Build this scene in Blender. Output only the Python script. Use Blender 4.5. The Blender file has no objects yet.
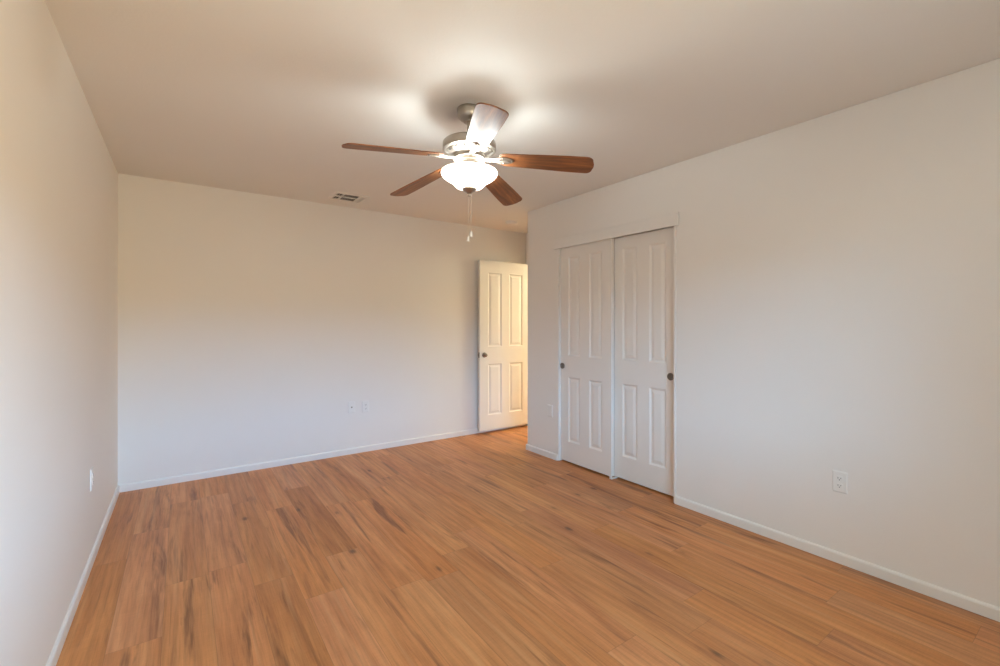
import bpy, bmesh, math, random
from mathutils import Vector, Matrix

S = bpy.context.scene
COL = S.collection
PI = math.pi
random.seed(4)

# ------------------------------------------------------------------ camera
cam_data = bpy.data.cameras.new('camera')
cam = bpy.data.objects.new('camera', cam_data)
COL.objects.link(cam)
cam.location = (0.0, 0.0, 1.2861)
cam.rotation_euler = (PI / 2, 0, -0.6159)
cam_data.sensor_width = 36.0
cam_data.lens = 16.187
cam_data.shift_y = -0.00886
cam_data.clip_start = 0.02
S.camera = cam

# ------------------------------------------------------------------ exposure
S.view_settings.view_transform = 'Standard'
S.view_settings.look = 'None'
S.view_settings.exposure = 0.0
S.view_settings.gamma = 1.0
S.view_settings.use_curve_mapping = False
S.cycles.use_denoising = True
S.cycles.max_bounces = 14
S.cycles.diffuse_bounces = 8
S.cycles.glossy_bounces = 4
S.cycles.sample_clamp_indirect = 8.0
S.cycles.caustics_reflective = False

# ------------------------------------------------------------------ light: sky through the window, fan lamp, hall lamp
HORIZON = 0.10
# sky seen through the window: bright towards the right, dimmer towards the left; sunlit ground below
GROUND_LEFT = (2.9, 3.2, 3.0)
GROUND_RIGHT = (13.8, 11.1, 7.0)
SKY_FAR_LEFT = (0.8, 1.5, 2.0)
SKY_LEFT = (9.2, 17.4, 26.0)
SKY_MID = (12.2, 22.4, 36.0)
SKY_RIGHT = (28.4, 38.8, 50.0)
SKY_HIGH = (5.3, 7.8, 8.4)
LAMP_W = (6.7, 7.5, 7.5)        # each of the two bulbs in the fan's bowl
BOWL_E = (4.9, 4.1, 3.5)
HALL_W = (106.0, 97.0, 64.0)


def strength_and_color(c):
    m = max(max(c), 1e-6)
    return m, tuple(v / m for v in c)


world = bpy.data.worlds.new('sky')
S.world = world
world.use_nodes = True
wn, wl = world.node_tree.nodes, world.node_tree.links
wn.clear()


def wnode(t, **inp):
    x = wn.new(t)
    for k, v in inp.items():
        i = x.inputs[int(k[1:])]
        if hasattr(v, 'is_linked') or hasattr(v, 'links'):
            wl.new(v, i)
        else:
            i.default_value = v
    return x


def wmath(op, a, b=0.0):
    x = wnode('ShaderNodeMath', _0=a, _1=b)
    x.operation = op
    return x.outputs[0]


def wrange(v, a, b):
    x = wnode('ShaderNodeMapRange', _0=v, _1=a, _2=b)
    x.interpolation_type = 'SMOOTHSTEP'
    return x.outputs[0]


def wmix(f, a, b):
    x = wnode('ShaderNodeMix')
    x.data_type = 'RGBA'
    x.clamp_result = False
    x.clamp_factor = True
    for k, v in ((0, f), (6, a), (7, b)):
        if isinstance(v, tuple):
            x.inputs[k].default_value = (*v, 1)
        else:
            wl.new(v, x.inputs[k])
    return x.outputs[2]


w_tc = wn.new('ShaderNodeTexCoord')
w_sep = wnode('ShaderNodeSeparateXYZ', _0=w_tc.outputs['Generated'])
wx, wy, wz = w_sep.outputs
w_h = wmath('SQRT', wmath('ADD', wmath('MULTIPLY', wx, wx), wmath('ADD', wmath('MULTIPLY', wy, wy), 1e-5)))
w_az = wmath('DIVIDE', wx, w_h)
w_low = wmix(wrange(w_az, -0.90, -0.70), SKY_FAR_LEFT, SKY_LEFT)
w_low = wmix(wrange(w_az, -0.60, -0.10), w_low, SKY_MID)
w_low = wmix(wrange(w_az, 0.0, 0.75), w_low, SKY_RIGHT)
w_gnd = wmix(wrange(w_az, -0.5, 0.6), GROUND_LEFT, GROUND_RIGHT)
w_sky = wmix(wrange(wz, 0.25, 0.55), w_low, SKY_HIGH)
w_col = wmix(wrange(wz, HORIZON - 0.03, HORIZON + 0.03), w_gnd, w_sky)
w_bg = wnode('ShaderNodeBackground')
wl.new(w_col, w_bg.inputs['Color'])
w_bg.inputs['Strength'].default_value = 1.0
w_out = wn.new('ShaderNodeOutputWorld')
wl.new(w_bg.outputs[0], w_out.inputs[0])

# room measures (metres): the camera stands near the front left corner
XL, XR, YF, YB, H = -0.3992, 2.8939, -0.45, 4.4903, 2.44
YC = 3.6008             # where the right wall ends and the entry recess begins
XE = 3.575              # entry wall of the recess
CL, CR, CT = 3.150, 1.904, 2.03      # rough opening of the closet
WX0, WX1, WZ0, WZ1 = 0.15, 1.75, 0.85, 2.05   # window in the front wall

portal = bpy.data.lights.new('window_portal', 'AREA')
portal.shape = 'RECTANGLE'
portal.size, portal.size_y = WX1 - WX0, WZ1 - WZ0
portal.cycles.is_portal = True
portal_o = bpy.data.objects.new('window_portal', portal)
COL.objects.link(portal_o)
portal_o.location = ((WX0 + WX1) / 2, YF - 0.11, (WZ0 + WZ1) / 2)
portal_o.rotation_euler = (PI / 2, 0, 0)       # faces +y, into the room

FAN = Vector((1.259, 2.063, 0))
for k in range(2):
    ld = bpy.data.lights.new('fan_bulb_light', 'POINT')
    ld.energy, ld.color = strength_and_color(LAMP_W)
    ld.shadow_soft_size = 0.036
    lo = bpy.data.objects.new('fan_bulb_light', ld)
    COL.objects.link(lo)
    a = math.radians(157 + 180 * k)
    lo.location = (FAN.x + 0.075 * math.cos(a), FAN.y + 0.075 * math.sin(a), 2.098)

hl = bpy.data.lights.new('hall_ceiling_light', 'POINT')
hl.energy, hl.color = strength_and_color(HALL_W)
hl.shadow_soft_size = 0.25
hlo = bpy.data.objects.new('hall_ceiling_light', hl)
COL.objects.link(hlo)
hlo.location = (5.80, 3.25, 2.12)


# ------------------------------------------------------------------ node helpers
class Nodes:
    def __init__(self, name):
        self.m = bpy.data.materials.new(name)
        self.m.use_nodes = True
        self.n = self.m.node_tree.nodes
        self.l = self.m.node_tree.links
        self.p = self.n['Principled BSDF']

    def new(self, t, **kw):
        x = self.n.new(t)
        for k, v in kw.items():
            setattr(x, k, v)
        return x

    def link(self, a, b):
        self.l.new(a, b)

    def math(self, op, a, b=None, c=None):
        x = self.n.new('ShaderNodeMath')
        x.operation = op
        for i, v in enumerate((a, b, c)):
            if v is None:
                continue
            if isinstance(v, (int, float)):
                x.inputs[i].default_value = v
            else:
                self.l.new(v, x.inputs[i])
        return x.outputs[0]

    def vec(self, a, b, c):
        x = self.n.new('ShaderNodeCombineXYZ')
        for i, v in enumerate((a, b, c)):
            if isinstance(v, (int, float)):
                x.inputs[i].default_value = v
            else:
                self.l.new(v, x.inputs[i])
        return x.outputs[0]

    def noise(self, vec, scale, detail=2.0, rough=0.5, dist=0.0):
        x = self.n.new('ShaderNodeTexNoise')
        x.inputs['Scale'].default_value = scale
        x.inputs['Detail'].default_value = detail
        x.inputs['Roughness'].default_value = rough
        x.inputs['Distortion'].default_value = dist
        if vec is not None:
            self.l.new(vec, x.inputs['Vector'])
        return x.outputs['Fac']

    def ramp(self, fac, stops, interp='LINEAR'):
        x = self.n.new('ShaderNodeValToRGB')
        cr = x.color_ramp
        cr.interpolation = interp
        while len(cr.elements) < len(stops):
            cr.elements.new(0.5)
        for e, (pos, c) in zip(cr.elements, stops):
            e.position = pos
            e.color = (c, c, c, 1) if isinstance(c, (int, float)) else (*c, 1)
        self.l.new(fac, x.inputs[0])
        return x.outputs[0]

    def mix(self, fac, a, b, mode='MIX'):
        x = self.n.new('ShaderNodeMixRGB')
        x.blend_type = mode
        for i, v in enumerate((fac, a, b)):
            if isinstance(v, (int, float)):
                x.inputs[i].default_value = v
            elif isinstance(v, tuple):
                x.inputs[i].default_value = (*v, 1)
            else:
                self.l.new(v, x.inputs[i])
        return x.outputs[0]

    def bump(self, height, strength, dist):
        x = self.n.new('ShaderNodeBump')
        x.inputs['Strength'].default_value = strength
        x.inputs['Distance'].default_value = dist
        self.l.new(height, x.inputs['Height'])
        self.l.new(x.outputs[0], self.p.inputs['Normal'])

    def set(self, **kw):
        for k, v in kw.items():
            k = k.replace('_', ' ')
            self.p.inputs[k].default_value = (*v, 1) if isinstance(v, tuple) else v
        return self


def paint(name, color, rough, bump_scale=0, bump_strength=0.0, bump_dist=0.002):
    N = Nodes(name)
    tc = N.new('ShaderNodeTexCoord')
    tone = N.noise(tc.outputs['Object'], 1.7, 2)
    c = N.ramp(tone, [(0.3, tuple(v * 0.985 for v in color)), (0.7, color)])
    N.link(c, N.p.inputs['Base Color'])
    N.set(Roughness=rough)
    if bump_scale:
        N.bump(N.noise(tc.outputs['Object'], bump_scale, 3, 0.55), bump_strength, bump_dist)
    return N.m


def plain(name, color, rough, metallic=0.0, spec=None):
    N = Nodes(name)
    tc = N.new('ShaderNodeTexCoord')
    n = N.noise(tc.outputs['Object'], 60, 2)
    r = N.ramp(n, [(0.3, max(0, rough - 0.04)), (0.7, min(1, rough + 0.04))])
    N.link(r, N.p.inputs['Roughness'])
    N.set(Base_Color=color, Metallic=metallic)
    if spec is not None:
        N.p.inputs['Specular IOR Level'].default_value = spec
    return N.m


def floor_material():
    N = Nodes('oak_plank_flooring')
    tc = N.new('ShaderNodeTexCoord')
    sep = N.new('ShaderNodeSeparateXYZ')
    N.link(tc.outputs['Object'], sep.inputs[0])
    W, L = 0.178, 1.22
    x, y = N.math('ADD', sep.outputs['X'], 5.05), N.math('ADD', sep.outputs['Y'], 9.0)
    u = N.math('DIVIDE', x, W)
    row = N.math('FLOOR', u)
    fu = N.math('FRACT', u)
    wn1 = N.new('ShaderNodeTexWhiteNoise', noise_dimensions='1D')
    N.link(row, wn1.inputs['W'])
    v = N.math('ADD', N.math('DIVIDE', y, L), N.math('MULTIPLY', wn1.outputs['Value'], 7.0))
    pl = N.math('FLOOR', v)
    fv = N.math('FRACT', v)
    wn3 = N.new('ShaderNodeTexWhiteNoise', noise_dimensions='3D')
    N.link(N.vec(row, pl, 3.3), wn3.inputs['Vector'])
    rid = wn3.outputs['Value']
    sc = N.new('ShaderNodeSeparateColor')
    N.link(wn3.outputs['Color'], sc.inputs[0])
    r2, r3 = sc.outputs[1], sc.outputs[2]
    off = N.math('MULTIPLY', rid, 37.0)
    # broad figure along the plank
    fig = N.noise(N.vec(N.math('MULTIPLY', x, 9.0), N.math('MULTIPLY', y, 1.05), off), 1.0, 4, 0.55, 0.7)
    col = N.ramp(fig, [(0.20, (0.400, 0.160, 0.062)), (0.42, (0.560, 0.245, 0.098)),
                       (0.60, (0.640, 0.295, 0.122)), (0.82, (0.720, 0.365, 0.165))])
    # long, uneven growth bands
    wav = N.new('ShaderNodeTexWave', wave_type='BANDS', bands_direction='X')
    wav.inputs['Scale'].default_value = 1.0
    wav.inputs['Distortion'].default_value = 11.0
    wav.inputs['Detail'].default_value = 3.0
    wav.inputs['Detail Scale'].default_value = 0.6
    N.link(N.vec(N.math('MULTIPLY', x, 7.0), N.math('MULTIPLY', y, 0.55), off), wav.inputs['Vector'])
    ring = N.ramp(wav.outputs['Fac'], [(0.0, 0.84), (0.5, 1.0), (1.0, 1.04)])
    col = N.mix(0.55, col, ring, 'MULTIPLY')
    # fine pores and faint saw marks across the grain
    por = N.noise(N.vec(N.math('MULTIPLY', x, 150.0), N.math('MULTIPLY', y, 5.0), off), 1.0, 3, 0.65)
    pore = N.ramp(por, [(0.3, 0.80), (0.52, 1.0), (0.75, 1.05)])
    col = N.mix(0.75, col, pore, 'MULTIPLY')
    saw = N.noise(N.vec(N.math('MULTIPLY', x, 26.0), N.math('MULTIPLY', y, 170.0), off), 1.0, 2, 0.5)
    col = N.mix(0.5, col, N.ramp(saw, [(0.35, 0.93), (0.65, 1.04)]), 'MULTIPLY')
    # dark mineral streaks: a few broad ones as long as a forearm, many thin ones
    st = N.noise(N.vec(N.math('MULTIPLY', x, 13.5), N.math('MULTIPLY', y, 1.05), N.math('ADD', off, 4.0)), 1.0, 4, 0.6, 0.6)
    stm = N.ramp(st, [(0.56, 0.0), (0.685, 1.0)])
    stf = N.mix(1.0, stm, N.ramp(por, [(0.3, 1.0), (0.7, 0.62)]), 'MULTIPLY')
    col = N.mix(N.math('MULTIPLY', stf, 0.88), col, (0.185, 0.076, 0.034))
    th = N.noise(N.vec(N.math('MULTIPLY', x, 44.0), N.math('MULTIPLY', y, 2.1), N.math('ADD', off, 9.0)), 1.0, 3, 0.6, 0.5)
    col = N.mix(N.math('MULTIPLY', N.ramp(th, [(0.57, 0.0), (0.72, 1.0)]), 0.42), col, (0.23, 0.095, 0.042))
    # pale sapwood bands
    sp = N.noise(N.vec(N.math('MULTIPLY', x, 21.0), N.math('MULTIPLY', y, 0.9), N.math('ADD', off, 15.0)), 1.0, 2, 0.5, 0.4)
    col = N.mix(N.math('MULTIPLY', N.ramp(sp, [(0.56, 0.0), (0.72, 1.0)]), 0.36), col, (0.74, 0.42, 0.21))
    # knots
    vo = N.new('ShaderNodeTexVoronoi', feature='F1')
    vo.inputs['Scale'].default_value = 1.0
    N.link(N.vec(N.math('MULTIPLY', x, 4.6), N.math('MULTIPLY', y, 2.3), off), vo.inputs['Vector'])
    kd = N.math('ADD', vo.outputs['Distance'], N.math('MULTIPLY', N.math('SUBTRACT', por, 0.5), 0.10))
    halo = N.ramp(kd, [(0.05, 1.0), (0.24, 0.0)])
    core = N.ramp(kd, [(0.035, 1.0), (0.095, 0.0)])
    col = N.mix(N.math('MULTIPLY', halo, 0.38), col, (0.36, 0.145, 0.055))
    col = N.mix(N.math('MULTIPLY', core, 0.80), col, (0.13, 0.062, 0.032))
    # every board has its own tone
    tone = N.ramp(rid, [(0.0, (0.86, 0.84, 0.82)), (0.4, (1.0, 0.99, 0.98)), (1.0, (1.07, 1.075, 1.08))])
    col = N.mix(0.8, col, tone, 'MULTIPLY')
    hs = N.new('ShaderNodeHueSaturation')
    N.link(N.math('ADD', N.math('MULTIPLY', r2, 0.005), 0.4965), hs.inputs['Hue'])
    N.link(N.math('ADD', N.math('MULTIPLY', r3, 0.08), 0.99), hs.inputs['Saturation'])
    N.link(col, hs.inputs['Color'])
    col = hs.outputs['Color']
    # seams
    eu = N.math('MULTIPLY', N.math('MINIMUM', fu, N.math('SUBTRACT', 1.0, fu)), W)
    ev = N.math('MULTIPLY', N.math('MINIMUM', fv, N.math('SUBTRACT', 1.0, fv)), L)
    e = N.math('MINIMUM', eu, ev)
    seam = N.ramp(N.math('MULTIPLY', e, 300.0), [(0.15, 0.0), (0.55, 1.0)])
    col = N.mix(N.math('MULTIPLY', N.math('SUBTRACT', 1.0, seam), 0.35), col, (0.16, 0.07, 0.03))
    N.link(col, N.p.inputs['Base Color'])
    ro = N.ramp(por, [(0.3, 0.50), (0.7, 0.40)])
    N.link(ro, N.p.inputs['Roughness'])
    N.p.inputs['Specular IOR Level'].default_value = 0.42
    hgt = N.math('ADD', N.math('MULTIPLY', por, 0.25), seam)
    N.bump(hgt, 0.25, 0.0012)
    return N.m


def blade_material():
    N = Nodes('walnut_fan_blade')
    tc = N.new('ShaderNodeTexCoord')
    sep = N.new('ShaderNodeSeparateXYZ')
    N.link(tc.outputs['Object'], sep.inputs[0])
    v = N.vec(N.math('MULTIPLY', sep.outputs['X'], 2.6), N.math('MULTIPLY', sep.outputs['Y'], 34.0), 0.0)
    g = N.noise(v, 1.0, 4, 0.6, 0.6)
    c = N.ramp(g, [(0.28, (0.075, 0.025, 0.008)), (0.5, (0.21, 0.071, 0.019)), (0.74, (0.38, 0.140, 0.036))])
    f = N.noise(N.vec(N.math('MULTIPLY', sep.outputs['X'], 14.0), N.math('MULTIPLY', sep.outputs['Y'], 420.0), 2.0), 1.0, 2)
    c = N.mix(0.7, c, N.ramp(f, [(0.35, 0.7), (0.65, 1.08)]), 'MULTIPLY')
    N.link(c, N.p.inputs['Base Color'])
    N.set(Roughness=0.44)
    N.p.inputs['Specular IOR Level'].default_value = 0.62
    return N.m


def nickel_material(name='brushed_nickel', color=(0.46, 0.42, 0.37), rough=0.35):
    N = Nodes(name)
    tc = N.new('ShaderNodeTexCoord')
    sep = N.new('ShaderNodeSeparateXYZ')
    N.link(tc.outputs['Object'], sep.inputs[0])
    g = N.noise(N.vec(N.math('MULTIPLY', sep.outputs['X'], 8.0), N.math('MULTIPLY', sep.outputs['Y'], 8.0), N.math('MULTIPLY', sep.outputs['Z'], 500.0)), 1.0, 2)
    N.link(N.ramp(g, [(0.3, rough - 0.06), (0.7, rough + 0.08)]), N.p.inputs['Roughness'])
    N.set(Base_Color=color, Metallic=1.0)
    return N.m


def bowl_material():
    N = Nodes('frosted_white_lamp_glass')
    tc = N.new('ShaderNodeTexCoord')
    n = N.noise(tc.outputs['Object'], 9.0, 2)
    e, ec = strength_and_color(BOWL_E)
    c = N.ramp(n, [(0.3, tuple(v * 0.98 for v in ec)), (0.7, ec)])
    N.link(c, N.p.inputs['Emission Color'])
    N.set(Base_Color=(0.9, 0.88, 0.84), Roughness=0.25)
    N.p.inputs['Emission Strength'].default_value = e
    return N.m


def glass_pane_material():
    N = Nodes('clear_window_glass')
    out = N.n['Material Output']
    tr = N.new('ShaderNodeBsdfTransparent')
    gl = N.new('ShaderNodeBsdfGlossy')
    gl.inputs['Roughness'].default_value = 0.02
    mx = N.new('ShaderNodeMixShader')
    mx.inputs[0].default_value = 0.06
    N.link(tr.outputs[0], mx.inputs[1])
    N.link(gl.outputs[0], mx.inputs[2])
    N.link(mx.outputs[0], out.inputs['Surface'])
    return N.m


M = {
    'wall': paint('wall_paint', (0.80, 0.780, 0.745), 0.62, 130, 0.16, 0.003),
    'ceiling': paint('ceiling_paint', (0.80, 0.780, 0.745), 0.85, 95, 0.22, 0.004),
    'trim': paint('trim_paint', (0.80, 0.785, 0.755), 0.38),
    'door': paint('door_paint', (0.80, 0.775, 0.735), 0.42),
    'floor': floor_material(),
    'blade': blade_material(),
    'nickel': nickel_material(),
    'pull': nickel_material('aged_nickel_pull', (0.27, 0.245, 0.215), 0.32),
    'bowl': bowl_material(),
    'plastic': plain('white_plastic', (0.80, 0.79, 0.76), 0.5, 0.0, 0.3),
    'dark': plain('black_slot', (0.02, 0.02, 0.02), 0.6),
    'vent_dark': plain('duct_interior', (0.10, 0.09, 0.08), 0.8),
    'vent': plain('vent_enamel', (0.80, 0.77, 0.72), 0.5),
    'glass': glass_pane_material(),
    'chain': plain('pull_chain_metal', (0.75, 0.72, 0.66), 0.35, 0.6),
}


# ------------------------------------------------------------------ mesh helpers
def obj(name, bm, mat, parent=None, loc=None, smooth=False, bevel=0.0, segs=2, recalc=True):
    if recalc:
        bmesh.ops.recalc_face_normals(bm, faces=bm.faces[:])
    me = bpy.data.meshes.new(name)
    bm.to_mesh(me)
    bm.free()
    me.materials.append(M[mat])
    o = bpy.data.objects.new(name, me)
    COL.objects.link(o)
    if loc is not None:
        o.location = loc
    if parent is not None:
        o.parent = parent
    if smooth:
        for p in me.polygons:
            p.use_smooth = True
        if hasattr(me, 'set_sharp_from_angle'):
            me.set_sharp_from_angle(angle=math.radians(35))
    if bevel > 0:
        b = o.modifiers.new('bevel', 'BEVEL')
        b.width = bevel
        b.segments = segs
        b.limit_method = 'ANGLE'
        b.angle_limit = math.radians(40)
    return o


def tag(o, label, cat, group=None, kind=None):
    o['label'] = label
    o['category'] = cat
    if group:
        o['group'] = group
    if kind:
        o['kind'] = kind
    return o


def empty(name, loc, label, cat, rotz=0.0, group=None, kind=None):
    o = bpy.data.objects.new(name, None)
    o.empty_display_size = 0.1
    COL.objects.link(o)
    o.location = loc
    o.rotation_euler = (0, 0, rotz)
    return tag(o, label, cat, group, kind)


def structure(name, bm, mat, label=None, cat=None, **kw):
    o = obj(name, bm, mat, **kw)
    o['kind'] = 'structure'
    if label:
        o['label'] = label
        o['category'] = cat
    return o


def add_box(bm, x0, x1, y0, y1, z0, z1, mat=None):
    vs = [bm.verts.new((x, y, z)) for x in (x0, x1) for y in (y0, y1) for z in (z0, z1)]
    if mat is not None:
        for v in vs:
            v.co = mat @ v.co
    for f in ((0, 1, 3, 2), (4, 6, 7, 5), (0, 4, 5, 1), (2, 3, 7, 6), (0, 2, 6, 4), (1, 5, 7, 3)):
        bm.faces.new([vs[i] for i in f])
    return vs


def box(x0, x1, y0, y1, z0, z1):
    bm = bmesh.new()
    add_box(bm, x0, x1, y0, y1, z0, z1)
    return bm


def prism(bm, pts, to3d, a, b):
    """pts: closed outline in 2D; to3d(u, v, t) -> 3D point; extruded from t=a to t=b"""
    lo = [bm.verts.new(to3d(u, v, a)) for u, v in pts]
    hi = [bm.verts.new(to3d(u, v, b)) for u, v in pts]
    n = len(pts)
    bm.faces.new(lo[::-1])
    bm.faces.new(hi)
    for i in range(n):
        bm.faces.new([lo[i], lo[(i + 1) % n], hi[(i + 1) % n], hi[i]])
    return bm


def lathe(bm, prof, seg=48, cx=0.0, cy=0.0, close_top=True, close_bottom=True):
    """prof: list of (radius, z), from one end to the other"""
    rings = []
    for r, z in prof:
        if r < 1e-6:
            rings.append([bm.verts.new((cx, cy, z))])
        else:
            rings.append([bm.verts.new((cx + r * math.cos(2 * PI * i / seg), cy + r * math.sin(2 * PI * i / seg), z)) for i in range(seg)])
    for A, B in zip(rings, rings[1:]):
        for i in range(seg):
            j = (i + 1) % seg
            if len(A) == 1 and len(B) == 1:
                continue
            if len(A) == 1:
                bm.faces.new([A[0], B[j], B[i]])
            elif len(B) == 1:
                bm.faces.new([A[i], A[j], B[0]])
            else:
                bm.faces.new([A[i], A[j], B[j], B[i]])
    if close_top and len(rings[0]) > 1:
        bm.faces.new(rings[0])
    if close_bottom and len(rings[-1]) > 1:
        bm.faces.new(rings[-1][::-1])
    return bm


# ------------------------------------------------------------------ room shell
XH = 6.45    # far side of the hall beyond the entry
structure('floor', box(XL - 0.12, XH, YF - 0.12, YB + 0.12, -0.06, 0.0), 'floor',
          'orange-brown oak plank floor running the length of the room', 'floor')
structure('ceiling', box(XL - 0.12, XH, YF - 0.12, YB + 0.12, H, H + 0.1), 'ceiling',
          'plain off-white textured ceiling carrying the fan', 'ceiling')
structure('wall_left', box(XL - 0.1, XL, YF - 0.12, YB + 0.12, 0, H), 'wall',
          'long plain off-white wall with a single outlet seen edge-on', 'wall')
structure('wall_back', box(XL, XH, YB, YB + 0.1, 0, H), 'wall',
          'plain off-white far wall with two cover plates behind the open door', 'wall')
# right wall with the closet opening cut out of it
bm = prism(bmesh.new(), [(YF - 0.02, 0), (CR, 0), (CR, CT), (CL, CT), (CL, 0), (YC, 0), (YC, H), (YF - 0.02, H)],
           lambda u, v, t: (t, u, v), XR, XR + 0.1)
structure('wall_right', bm, 'wall', 'off-white wall holding the sliding closet doors', 'wall', bevel=0.004)
structure('wall_closet', box(XR + 0.1, XE, YC - 0.1, YC, 0, H), 'wall')
structure('wall_closet_end', box(XR + 0.1, XE, 1.6, 1.7, 0, H), 'wall')
# entry wall with the doorway
DY0, DY1, DH = 3.655, 4.425, 2.06
bm = prism(bmesh.new(), [(1.6, 0), (DY0, 0), (DY0, DH), (DY1, DH), (DY1, 0), (YB, 0), (YB, H), (1.6, H)],
           lambda u, v, t: (t, u, v), XE, XE + 0.1)
structure('wall_entry', bm, 'wall')
structure('wall_hall', box(XH - 0.1, XH, 2.5, YB, 0, H), 'wall')
structure('wall_hall_side', box(XE + 0.1, XH - 0.1, 2.5, 2.6, 0, H), 'wall')


def holed_wall(x0, x1, z0, z1, hx0, hx1, hz0, hz1, y0, y1):
    bm = bmesh.new()
    def ring(y):
        return ([bm.verts.new((x, y, z)) for x, z in ((x0, z0), (x1, z0), (x1, z1), (x0, z1))],
                [bm.verts.new((x, y, z)) for x, z in ((hx0, hz0), (hx1, hz0), (hx1, hz1), (hx0, hz1))])
    A, a = ring(y0)
    B, b = ring(y1)
    for i in range(4):
        j = (i + 1) % 4
        bm.faces.new([A[i], A[j], a[j], a[i]])
        bm.faces.new([B[j], B[i], b[i], b[j]])
        bm.faces.new([A[j], A[i], B[i], B[j]])
        bm.faces.new([a[i], a[j], b[j], b[i]])
    return bm


structure('wall_front', holed_wall(XL, XR + 0.1, 0, H, WX0, WX1, WZ0, WZ1, YF - 0.1, YF), 'wall')

# window in the wall behind the camera
win = bpy.data.objects.new('window_1', None)
COL.objects.link(win)
win.location = ((WX0 + WX1) / 2, YF, WZ0)
tag(win, 'white two-light window in the wall behind the camera', 'window', kind='structure')
ww, wh = WX1 - WX0, WZ1 - WZ0
bm = holed_wall(-ww / 2, ww / 2, 0, wh, -ww / 2 + 0.05, ww / 2 - 0.05, 0.05, wh - 0.05, -0.075, -0.015)
add_box(bm, -0.025, 0.025, -0.07, -0.02, 0.05, wh - 0.05)
obj('window_frame', bm, 'trim', win)
for s in (-1, 1):
    x0, x1 = sorted((s * 0.025, s * (ww / 2 - 0.05)))
    obj('pane', box(x0, x1, -0.047, -0.043, 0.05, wh - 0.05), 'glass', win)
obj('window_sill', box(-ww / 2 - 0.04, ww / 2 + 0.04, -0.01, 0.05, -0.025, 0.0), 'trim', win)

# baseboards, 57 mm high with a rounded top edge
BP = [(0, 0), (0.0125, 0), (0.0125, 0.046), (0.0105, 0.052), (0.006, 0.0565), (0, 0.0575)]


def baseboard(name, wall, a, b):
    """wall: (axis, coordinate, direction out of the wall)"""
    ax, c, d = wall
    f = (lambda u, v, t: (c + d * u, t, v)) if ax == 0 else (lambda u, v, t: (t, c + d * u, v))
    return structure(name, prism(bmesh.new(), BP, f, a, b), 'trim')


baseboard('baseboard_left', (0, XL, 1), YF, YB)
baseboard('baseboard_back', (1, YB, -1), XL + 0.0125, XE)
baseboard('baseboard_right', (0, XR, -1), YF, CR + 0.004)
baseboard('baseboard_closet', (0, XR, -1), CL - 0.004, YC + 0.0125)
baseboard('baseboard_entry', (1, YC, 1), XR, XE - 0.02)
baseboard('baseboard_front', (1, YF, 1), XL + 0.0125, XR - 0.0125)

# closet: jamb lining and head board
JT = 0.018
bm = prism(bmesh.new(), [(CR, 0), (CR + JT, 0), (CR + JT, CT - JT), (CL - JT, CT - JT), (CL - JT, 0), (CL, 0), (CL, CT), (CR, CT)],
           lambda u, v, t: (t, u, v), XR - 0.003, XR + 0.1)
structure('trim_1', bm, 'trim', 'white jamb lining around the closet opening', 'trim', bevel=0.0025)
bm = box(XR - 0.019, XR - 0.0005, 1.876, 3.190, 1.992, 2.082)
structure('trim_2', bm, 'trim', 'flat white header board across the top of the closet', 'trim', bevel=0.003)


# ------------------------------------------------------------------ moulded four-panel doors
def panel_door(w, h, t, panels):
    """local: x 0..w, z 0..h, front face at y=0 looking towards -y, back face at y=t; panels: (x0, x1, z0, z1)"""
    bm = bmesh.new()
    xs = sorted({0.0, w} | {p[0] for p in panels} | {p[1] for p in panels})
    zs = sorted({0.0, h} | {p[2] for p in panels} | {p[3] for p in panels})
    steps = [(0.006, 0.0035), (0.014, 0.0085), (0.021, 0.0085), (0.044, 0.0025)]
    for side in (0, 1):
        Y = (lambda d: d) if side == 0 else (lambda d: t - d)
        for i in range(len(xs) - 1):
            for j in range(len(zs) - 1):
                x0, x1, z0, z1 = xs[i], xs[i + 1], zs[j], zs[j + 1]
                if any(abs(p[0] - x0) < 1e-6 and abs(p[1] - x1) < 1e-6 and abs(p[2] - z0) < 1e-6 and abs(p[3] - z1) < 1e-6 for p in panels):
                    prev = [bm.verts.new(c) for c in ((x0, Y(0), z0), (x1, Y(0), z0), (x1, Y(0), z1), (x0, Y(0), z1))]
                    for o_, d in steps:
                        cur = [bm.verts.new(c) for c in ((x0 + o_, Y(d), z0 + o_), (x1 - o_, Y(d), z0 + o_), (x1 - o_, Y(d), z1 - o_), (x0 + o_, Y(d), z1 - o_))]
                        for k in range(4):
                            bm.faces.new([prev[k], prev[(k + 1) % 4], cur[(k + 1) % 4], cur[k]])
                        prev = cur
                    bm.faces.new(prev)
                else:
                    bm.faces.new([bm.verts.new(c) for c in ((x0, Y(0), z0), (x1, Y(0), z0), (x1, Y(0), z1), (x0, Y(0), z1))])
    for i in range(len(xs) - 1):
        for z in (0.0, h):
            bm.faces.new([bm.verts.new(c) for c in ((xs[i], 0, z), (xs[i + 1], 0, z), (xs[i + 1], t, z), (xs[i], t, z))])
    for j in range(len(zs) - 1):
        for x in (0.0, w):
            bm.faces.new([bm.verts.new(c) for c in ((x, 0, zs[j]), (x, 0, zs[j + 1]), (x, t, zs[j + 1]), (x, t, zs[j]))])
    bmesh.ops.remove_doubles(bm, verts=bm.verts[:], dist=1e-5)
    return bm


def four_panels(w, stile, mull, zlo, zhi):
    pw = (w - 2 * stile - mull) / 2
    out = []
    for z0, z1 in (zlo, zhi):
        out.append((stile, stile + pw, z0, z1))
        out.append((w - stile - pw, w - stile, z0, z1))
    return out


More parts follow.
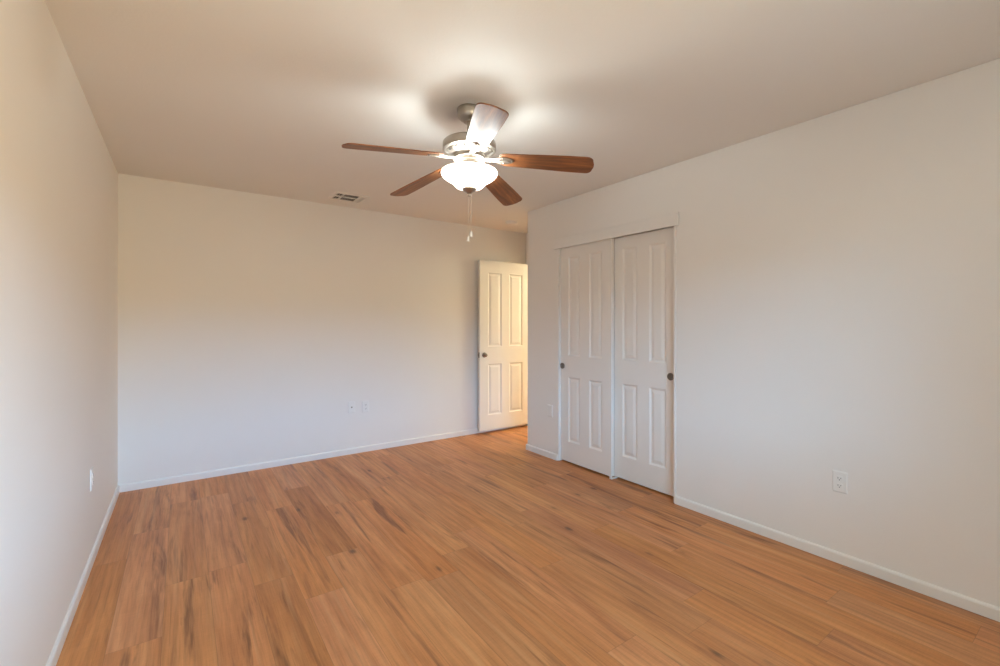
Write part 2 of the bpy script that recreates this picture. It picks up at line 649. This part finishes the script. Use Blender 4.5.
def flush_pull(parent, x, z):
    """round recessed finger pull let into a door's front face (y = 0)"""
    bm = lathe(bmesh.new(), [(0.0, -0.006), (0.0165, -0.006), (0.019, -0.0005), (0.0215, 0.0022), (0.0255, 0.0026), (0.0275, 0.0012), (0.0275, -0.004)],
               32, close_bottom=False)
    bmesh.ops.rotate(bm, verts=bm.verts[:], cent=(0, 0, 0), matrix=Matrix.Rotation(PI / 2, 3, 'X'))
    bmesh.ops.translate(bm, verts=bm.verts[:], vec=(x, -0.0072, z))
    o = obj('finger_pull', bm, 'pull', parent, smooth=True)
    o['label'] = 'dark nickel round finger pull'
    return o


CW, CH = 0.61, 1.989
DZ = 0.014
cp = four_panels(CW, 0.100, 0.112, (0.200 - DZ, 0.797 - DZ), (0.992 - DZ, 1.908 - DZ))
# local x runs along -y of the room (far end first), front face towards -x
for name, y_far, x_front, px, label in (
        ('door_1', 3.131, 2.919, 0.028, 'white four-panel sliding closet door in front, nearest the open entry door'),
        ('door_2', 2.541, 2.961, 0.552, 'white four-panel sliding closet door behind its twin, nearest the room outlet')):
    d = empty(name, (x_front, y_far, DZ), label, 'door', rotz=-PI / 2, group='sliding closet doors', kind='structure')
    obj('door_panel', panel_door(CW, CH, 0.035, cp), 'door', d, bevel=0.0015)
    flush_pull(d, px, 0.897 - DZ)

# plastic guide on the floor under the overlap of the two sliding doors
g = bmesh.new()
add_box(g, -0.055, 0.03, -0.013, 0.013, 0.0, 0.006)
add_box(g, -0.055, -0.050, -0.012, 0.012, 0.004, 0.027)
add_box(g, 0.020, 0.025, -0.012, 0.012, 0.004, 0.010)
tag(obj('door_guide', g, 'plastic', loc=(2.957, 2.515, 0.0), bevel=0.001),
    'small white plastic floor guide under the meeting edge of the closet doors', 'door guide')

# entry door, swung open against the far wall
EW, EH, ET, EY = 0.735, 1.998, 0.035, 4.405
EX, EZ = 2.830, 0.036
dr = empty('door_3', (EX, EY, EZ), 'white four-panel entry door standing open against the far wall', 'door', kind='structure')
obj('door_panel', panel_door(EW, EH, ET, [(a, b, c - EZ, d) for a, b, c, d in
                                            [(0.116, 0.313, 0.213, 0.816 - EZ), (0.426, 0.630, 0.213, 0.816 - EZ),
                                             (0.116, 0.313, 1.018, 1.895 - EZ), (0.426, 0.630, 1.018, 1.895 - EZ)]]), 'door', dr, bevel=0.0015)


def knob_mesh(x, z, y0, s):
    prof = [(0.0, 0.0), (0.030, 0.0), (0.030, 0.003), (0.026, 0.007), (0.012, 0.009), (0.010, 0.018), (0.014, 0.023), (0.0205, 0.030), (0.0215, 0.037), (0.018, 0.043), (0.010, 0.046), (0.0, 0.0465)]
    bm = lathe(bmesh.new(), prof, 32)
    bmesh.ops.rotate(bm, verts=bm.verts[:], cent=(0, 0, 0), matrix=Matrix.Rotation(PI / 2 * s, 3, 'X'))
    bmesh.ops.translate(bm, verts=bm.verts[:], vec=(x, y0, z))
    return bm


for s, y0 in ((1, 0.0), (-1, ET)):
    k = obj('door_knob', knob_mesh(0.062, 0.925 - EZ, y0, s), 'pull', dr, smooth=True)
    k['label'] = 'satin nickel round knob'
bm = box(-0.002, 0.004, 0.006, ET - 0.006, 0.925 - EZ - 0.03, 0.925 - EZ + 0.03)
add_box(bm, -0.010, 0.0, 0.011, ET - 0.011, 0.925 - EZ - 0.009, 0.925 - EZ + 0.009)
obj('latch_plate', bm, 'pull', dr)
for hz in (0.2, 1.0, 1.78):
    bm = lathe(bmesh.new(), [(0.006, hz - 0.045), (0.006, hz + 0.045)], 12, cx=EW + 0.004, cy=ET - 0.002)
    obj('hinge', bm, 'nickel', dr)
# casing round the doorway on the recess side
bm = prism(bmesh.new(), [(DY0 - 0.05, 0), (DY0 + 0.006, 0), (DY0 + 0.006, DH - 0.006), (DY1 - 0.002, DH - 0.006), (DY1 - 0.002, 0), (DY1 + 0.05, 0), (DY1 + 0.05, DH + 0.05), (DY0 - 0.05, DH + 0.05)],
           lambda u, v, t: (t, u, v), XE - 0.012, XE)
structure('trim_3', bm, 'trim')


# ------------------------------------------------------------------ cover plates
def wall_plate(name, loc, rotz, label, cat, face, group=None):
    """local: plate in the xz plane, front towards -y, wall plane at y = 0"""
    r = empty(name, loc, label, cat, rotz, group)
    bm = bmesh.new()
    w, h = 0.035, 0.0575
    a = [bm.verts.new(c) for c in ((-w, 0, -h), (w, 0, -h), (w, 0, h), (-w, 0, h))]
    b = [bm.verts.new(c) for c in ((-w, -0.0025, -h), (w, -0.0025, -h), (w, -0.0025, h), (-w, -0.0025, h))]
    i = 0.006
    c = [bm.verts.new(q) for q in ((-w + i, -0.006, -h + i), (w - i, -0.006, -h + i), (w - i, -0.006, h - i), (-w + i, -0.006, h - i))]
    for A, B in ((a, b), (b, c)):
        for k in range(4):
            bm.faces.new([A[k], A[(k + 1) % 4], B[(k + 1) % 4], B[k]])
    bm.faces.new(c)
    bm.faces.new(a[::-1])
    obj('cover_plate', bm, 'plastic', r, bevel=0.0008)
    if face == 'duplex':
        for z in (0.0195, -0.0195):
            pts = []
            for k in range(24):
                t = 2 * PI * k / 24
                pts.append((0.0172 * math.cos(t), max(-0.0118, min(0.0118, 0.0172 * math.sin(t)))))
            rec = obj('receptacle', prism(bmesh.new(), pts, lambda u, v, t: (u, t, v + z), -0.0085, -0.004), 'plastic', r)
            for sx, sh in ((-0.0064, 0.0042), (0.0064, 0.0034)):
                obj('slot', box(sx - 0.0011, sx + 0.0011, -0.0088, -0.006, z + 0.002 - sh, z + 0.002 + sh), 'dark', rec)
            hole = lathe(bmesh.new(), [(0.0026, 0.0), (0.0026, 0.003)], 12)
            bmesh.ops.rotate(hole, verts=hole.verts[:], cent=(0, 0, 0), matrix=Matrix.Rotation(PI / 2, 3, 'X'))
            bmesh.ops.translate(hole, verts=hole.verts[:], vec=(0, -0.0058, z - 0.0075))
            obj('slot', hole, 'dark', rec)
        zs = (0.0,)
    elif face == 'jack':
        hole = lathe(bmesh.new(), [(0.0075, 0.0), (0.0075, 0.0035), (0.0048, 0.004), (0.0048, 0.010), (0.0012, 0.010), (0.0, 0.008)], 16)
        bmesh.ops.rotate(hole, verts=hole.verts[:], cent=(0, 0, 0), matrix=Matrix.Rotation(PI / 2, 3, 'X'))
        bmesh.ops.translate(hole, verts=hole.verts[:], vec=(0, -0.0055, 0))
        j = obj('cable_jack', hole, 'pull', r, smooth=True)
        j['label'] = 'small dark cable jack'
        zs = (0.042, -0.042)
    else:
        zs = (0.042, -0.042)
    for z in zs:
        sc = lathe(bmesh.new(), [(0.0032, 0.0), (0.003, 0.0012), (0.0, 0.0015)], 12)
        bmesh.ops.rotate(sc, verts=sc.verts[:], cent=(0, 0, 0), matrix=Matrix.Rotation(PI / 2, 3, 'X'))
        bmesh.ops.translate(sc, verts=sc.verts[:], vec=(0, -0.0058, z))
        obj('screw', sc, 'plastic', r)
    return r


wall_plate('wall_outlet', (XR, 0.919, 0.437), -PI / 2, 'white duplex outlet alone on the bare wall beyond the closet, nearest the camera', 'outlet', 'duplex')
wall_plate('blank_plate', (XR, 3.252, 0.452), -PI / 2, 'white blank cover plate on the narrow strip of wall beside the closet', 'wall plate', 'blank')
wall_plate('wall_outlet', (XL, 3.255, 0.452), PI / 2, 'white outlet seen edge-on low on the long left wall', 'outlet', 'duplex')
wall_plate('cable_plate', (1.374, YB, 0.462), 0.0, 'white wall plate with a small dark jack on the far wall', 'wall plate', 'jack')
wall_plate('wall_outlet', (1.515, YB, 0.455), 0.0, 'white duplex outlet on the far wall, beside the plate with the dark jack', 'outlet', 'duplex')


# ------------------------------------------------------------------ ceiling vent (three-way register)
vent = empty('ceiling_vent', (1.238, 4.128, H), 'white louvred air vent in the ceiling near the far wall', 'vent', rotz=math.radians(0))
VW, VD = 0.150, 0.128       # half sizes of the frame
bm = bmesh.new()
def vring(hw, hd, z):
    return [bm.verts.new(c) for c in ((-hw, -hd, z), (hw, -hd, z), (hw, hd, z), (-hw, hd, z))]
rr = [vring(VW, VD, 0.0), vring(VW, VD, -0.003), vring(VW - 0.012, VD - 0.012, -0.010), vring(VW - 0.026, VD - 0.026, -0.010), vring(VW - 0.026, VD - 0.026, -0.001)]
for A, B in zip(rr, rr[1:]):
    for k in range(4):
        bm.faces.new([A[k], A[(k + 1) % 4], B[(k + 1) % 4], B[k]])
obj('vent_frame', bm, 'vent', vent)
obj('duct', box(-VW + 0.02, VW - 0.02, -VD + 0.02, VD - 0.02, -0.0015, -0.0005), 'vent_dark', vent)
iw, idp = VW - 0.026, VD - 0.026
xa, xb = -iw + 0.060, iw - 0.048
bm = bmesh.new()
add_box(bm, -iw, xb, -0.009, 0.009, -0.0095, -0.002)
obj('divider', bm, 'vent', vent)
for x in (xa, xb):
    obj('divider', box(x - 0.006, x + 0.006, -idp, idp, -0.0095, -0.002), 'vent', vent)
def louver(cx, cy, length, along, tilt):
    m = Matrix.Translation((cx, cy, -0.0062)) @ Matrix.Rotation(0 if along == 'x' else PI / 2, 4, 'Z') @ Matrix.Rotation(tilt, 4, 'X')
    b = bmesh.new()
    add_box(b, -length / 2, length / 2, -0.006, 0.006, -0.0004, 0.0004, m)
    obj('louver', b, 'vent', vent)
n = 8
for i in range(n):
    y = -idp + (i + 0.5) * 2 * idp / n
    louver((xa + xb) / 2, y, xb - xa - 0.012, 'x', math.radians(24))
for i in range(3):
    louver(-iw + (i + 0.5) * (xa - 0.006 + iw) / 3, 0, 2 * idp, 'y', math.radians(-35))
for i in range(3):
    louver(xb + 0.006 + (i + 0.5) * (iw - xb - 0.006) / 3, 0, 2 * idp, 'y', math.radians(50))

# ------------------------------------------------------------------ smoke detector
sd = empty('smoke_detector', (3.035, 4.064, H), 'round white smoke detector on the ceiling in front of the entry recess', 'smoke detector')
bm = lathe(bmesh.new(), [(0.0, 0.0), (0.070, 0.0), (0.072, -0.004), (0.072, -0.010), (0.068, -0.012)], 40)
obj('base_plate', bm, 'plastic', sd, smooth=True)
bm = lathe(bmesh.new(), [(0.064, -0.012), (0.064, -0.020), (0.060, -0.030), (0.050, -0.036), (0.030, -0.039), (0.0, -0.040)], 40)
obj('cover', bm, 'plastic', sd, smooth=True)
bm = lathe(bmesh.new(), [(0.011, -0.036), (0.011, -0.041), (0.009, -0.042), (0.0, -0.042)], 20)
bmesh.ops.translate(bm, verts=bm.verts[:], vec=(0.02, -0.015, 0))
obj('test_button', bm, 'plastic', sd, smooth=True)

# ------------------------------------------------------------------ ceiling fan
fan = empty('ceiling_fan', (FAN.x, FAN.y, H), 'five-blade brushed nickel ceiling fan with walnut blades and a lit glass bowl', 'ceiling fan')
Z = -H       # parts are written with room heights
def fl(name, prof, mat, seg=56, parent=fan, **kw):
    bm = lathe(bmesh.new(), [(r, z + Z) for r, z in prof], seg, **kw)
    return obj(name, bm, mat, parent, smooth=True)

fl('canopy', [(0.0, 2.44), (0.062, 2.44), (0.0655, 2.434), (0.0655, 2.424), (0.064, 2.418), (0.063, 2.405), (0.058, 2.392), (0.047, 2.380), (0.036, 2.373), (0.032, 2.370), (0.030, 2.366), (0.019, 2.364)], 'nickel')
fl('downrod', [(0.0125, 2.366), (0.0125, 2.255)], 'nickel', 24)
fl('coupling', [(0.0, 2.305), (0.019, 2.305), (0.021, 2.300), (0.021, 2.285), (0.030, 2.272), (0.042, 2.266), (0.046, 2.262)], 'nickel', 32)
motor = fl('motor_housing', [(0.0, 2.263), (0.118, 2.263), (0.134, 2.261), (0.1405, 2.256), (0.1425, 2.250), (0.1425, 2.2185), (0.1415, 2.214), (0.135, 2.2105),
                     (0.126, 2.2085), (0.124, 2.204), (0.112, 2.197), (0.098, 2.192), (0.092, 2.187), (0.090, 2.180), (0.0, 2.180)], 'nickel')
# cooling slots round the underside of the motor
for k in range(15):
    a = 2 * PI * (k + 0.5) / 15
    m = Matrix.Translation((0, 0, Z)) @ Matrix.Rotation(a, 4, 'Z') @ Matrix.Translation((0.118, 0, 2.2003)) @ Matrix.Rotation(math.radians(-33), 4, 'Y')
    b = bmesh.new()
    add_box(b, -0.006, 0.006, -0.0085, 0.0085, -0.0012, 0.0006, m)
    obj('vent_slot', b, 'vent_dark', motor)
fl('flywheel', [(0.0, 2.180), (0.083, 2.180), (0.086, 2.177), (0.086, 2.167), (0.083, 2.164), (0.0, 2.164)], 'nickel')
fl('switch_housing', [(0.0, 2.164), (0.053, 2.164), (0.054, 2.161), (0.054, 2.138), (0.057, 2.134), (0.062, 2.132), (0.062, 2.128), (0.0, 2.126)], 'nickel')
fl('center_rod', [(0.005, 2.127), (0.005, 2.005)], 'nickel', 12)
# two little stems with sockets that carry the lamp bulbs inside the bowl
for k in range(2):
    a = math.radians(157 + 180 * k)
    b = lathe(bmesh.new(), [(0.0, 0.0), (0.009, 0.0), (0.012, 0.012), (0.012, 0.030), (0.0, 0.030)], 16)
    bmesh.ops.transform(b, verts=b.verts[:], matrix=Matrix.Translation((0, 0, Z)) @ Matrix.Rotation(a, 4, 'Z') @ Matrix.Translation((0.02, 0, 2.122)) @ Matrix.Rotation(math.radians(100), 4, 'Y'))
    obj('lamp_socket', b, 'nickel', fan, smooth=True)

# bell-shaped glass bowl: open at the top, thick wall
outer = [(0.1475, 2.1035), (0.1505, 2.0985), (0.1510, 2.0925), (0.1480, 2.0830), (0.1400, 2.0735), (0.1260, 2.0630), (0.1090, 2.0530), (0.0950, 2.0440),
         (0.0850, 2.0350), (0.0775, 2.0260), (0.0690, 2.0185), (0.0540, 2.0135), (0.0360, 2.0115), (0.0150, 2.0110)]
inner = [(max(r - 0.004, 0.006), z + 0.003) for r, z in outer[1:]][::-1]
bowl = fl('lamp_bowl', outer + inner + [outer[0]], 'bowl', 64, close_top=False, close_bottom=False)
bowl['label'] = 'glowing frosted white glass bowl'
fl('finial', [(0.0, 2.018), (0.034, 2.0175), (0.0385, 2.0125), (0.0375, 2.006), (0.028, 1.997), (0.015, 1.990), (0.009, 1.984), (0.0115, 1.978), (0.009, 1.971), (0.0, 1.969)], 'nickel', 32)

# pull chains
def chain(dx, dy, z_end, with_cone):
    b = bmesh.new()
    top = 1.975
    n_ = int((top - z_end) / 0.0075)
    for i in range(n_):
        z = top - (i + 0.5) * (top - z_end) / n_
        bmesh.ops.create_icosphere(b, subdivisions=1, radius=0.0023, matrix=Matrix.Translation((dx, dy, z + Z)))
    lathe(b, [(0.0009, top + Z), (0.0009, z_end + Z)], 6, cx=dx, cy=dy)
    c = obj('pull_chain', b, 'chain', fan, smooth=True)
    kb = lathe(bmesh.new(), [(0.0, z_end + 0.004 + Z), (0.003, z_end + 0.003 + Z), (0.0045, z_end - 0.004 + Z), (0.0085, z_end - 0.020 + Z), (0.0090, z_end - 0.025 + Z), (0.0065, z_end - 0.0285 + Z), (0.0, z_end - 0.029 + Z)], 20, cx=dx, cy=dy)
    k = obj('pull_knob', kb, 'plastic', c, smooth=True)
    k['label'] = 'white bell-shaped pull knob'

chain(0.0085, -0.006, 1.781, True)
chain(-0.005, 0.003, 1.757, True)

# blades: outline, bracket, screws; each sags a little differently
R0, R1 = 0.165, 0.660
def blade_mesh():
    ws = []
    out = []
    for s_ in (1, -1):
        pass
    L = R1 - R0
    def half(u):
        return 0.050 + 0.0185 * min(1.0, u / 0.75) ** 0.9
    up = []
    rc = 0.034
    up.append((R0, 0.034)); up.append((R0 + 0.012, 0.047))
    for i in range(1, 12):
        u = i / 12 * (1 - rc / L)
        up.append((R0 + u * L, half(u)))
    hw = half(1.0)
    for i in range(0, 9):
        t = PI / 2 * (1 - i / 8)
        up.append((R1 - rc - 0.006 + (rc) * math.cos(t), hw - rc + rc * math.sin(t)))
    tip = [(R1, 0.012)]
    pts = up + tip
    pts = pts + [(x, -y) for x, y in pts[::-1]]
    bm = prism(bmesh.new(), pts, lambda u, v, t: (u, v, t), -0.003, 0.003)
    return bm


blade_src = obj('blade', blade_mesh(), 'blade', bevel=0.0015)
# bracket: arm from the flywheel that forks into a long two-pronged plate under the blade
def bracket_mesh():
    b = bmesh.new()
    arm = [(0.066, 0.016), (0.095, 0.013), (0.120, 0.012), (0.145, 0.017), (0.165, 0.027), (0.185, 0.031), (0.205, 0.028), (0.225, 0.019), (0.236, 0.011), (0.240, 0.0)]
    pts = arm + [(x, -y) for x, y in arm[:-1][::-1]]
    prism(b, pts, lambda u, v, t: (u, v, t), -0.0085, -0.0032)
    # raised spine of the casting
    spine = [(0.070, 0.008), (0.150, 0.006), (0.195, 0.009), (0.220, 0.005), (0.226, 0.0)]
    pts = spine + [(x, -y) for x, y in spine[:-1][::-1]]
    prism(b, pts, lambda u, v, t: (u, v, t), -0.0125, -0.0080)
    return b


brk_src = obj('blade_bracket', bracket_mesh(), 'nickel', blade_src, bevel=0.0016)
brk_src['label'] = 'shiny nickel blade bracket'
screws = []
for sx, sy in ((0.185, 0.021), (0.185, -0.021), (0.231, 0.0)):
    sc = lathe(bmesh.new(), [(0.0, -0.0122), (0.0035, -0.0118), (0.0052, -0.0096), (0.0052, -0.0075)], 14, cx=sx, cy=sy)
    o = obj('screw', sc, 'pull', blade_src, smooth=True)
    screws.append(o)

tips = {0: 2.116, 1: 2.114, 2: 2.099, 3: 2.118, 4: 2.109}
HANG = Matrix.Rotation(math.radians(-2.2), 4, Vector((0.8163, -0.5777, 0)))     # the rotor hangs a touch out of level
for k in range(5):
    if k == 0:
        o = blade_src
    else:
        o = blade_src.copy()
        COL.objects.link(o)
        for ch in (brk_src, *screws):
            c = ch.copy()
            COL.objects.link(c)
            c.parent = o
    o.parent = fan
    ang = math.radians(31.24 + 72 * k)
    droop = math.atan2(2.179 - tips[k], R1)
    m = (Matrix.Translation((0, 0, 2.179 + Z)) @ HANG @ Matrix.Rotation(ang, 4, 'Z') @ Matrix.Rotation(droop, 4, 'Y')
         @ Matrix.Rotation(math.radians(-12.5), 4, 'X'))
    o.matrix_local = m
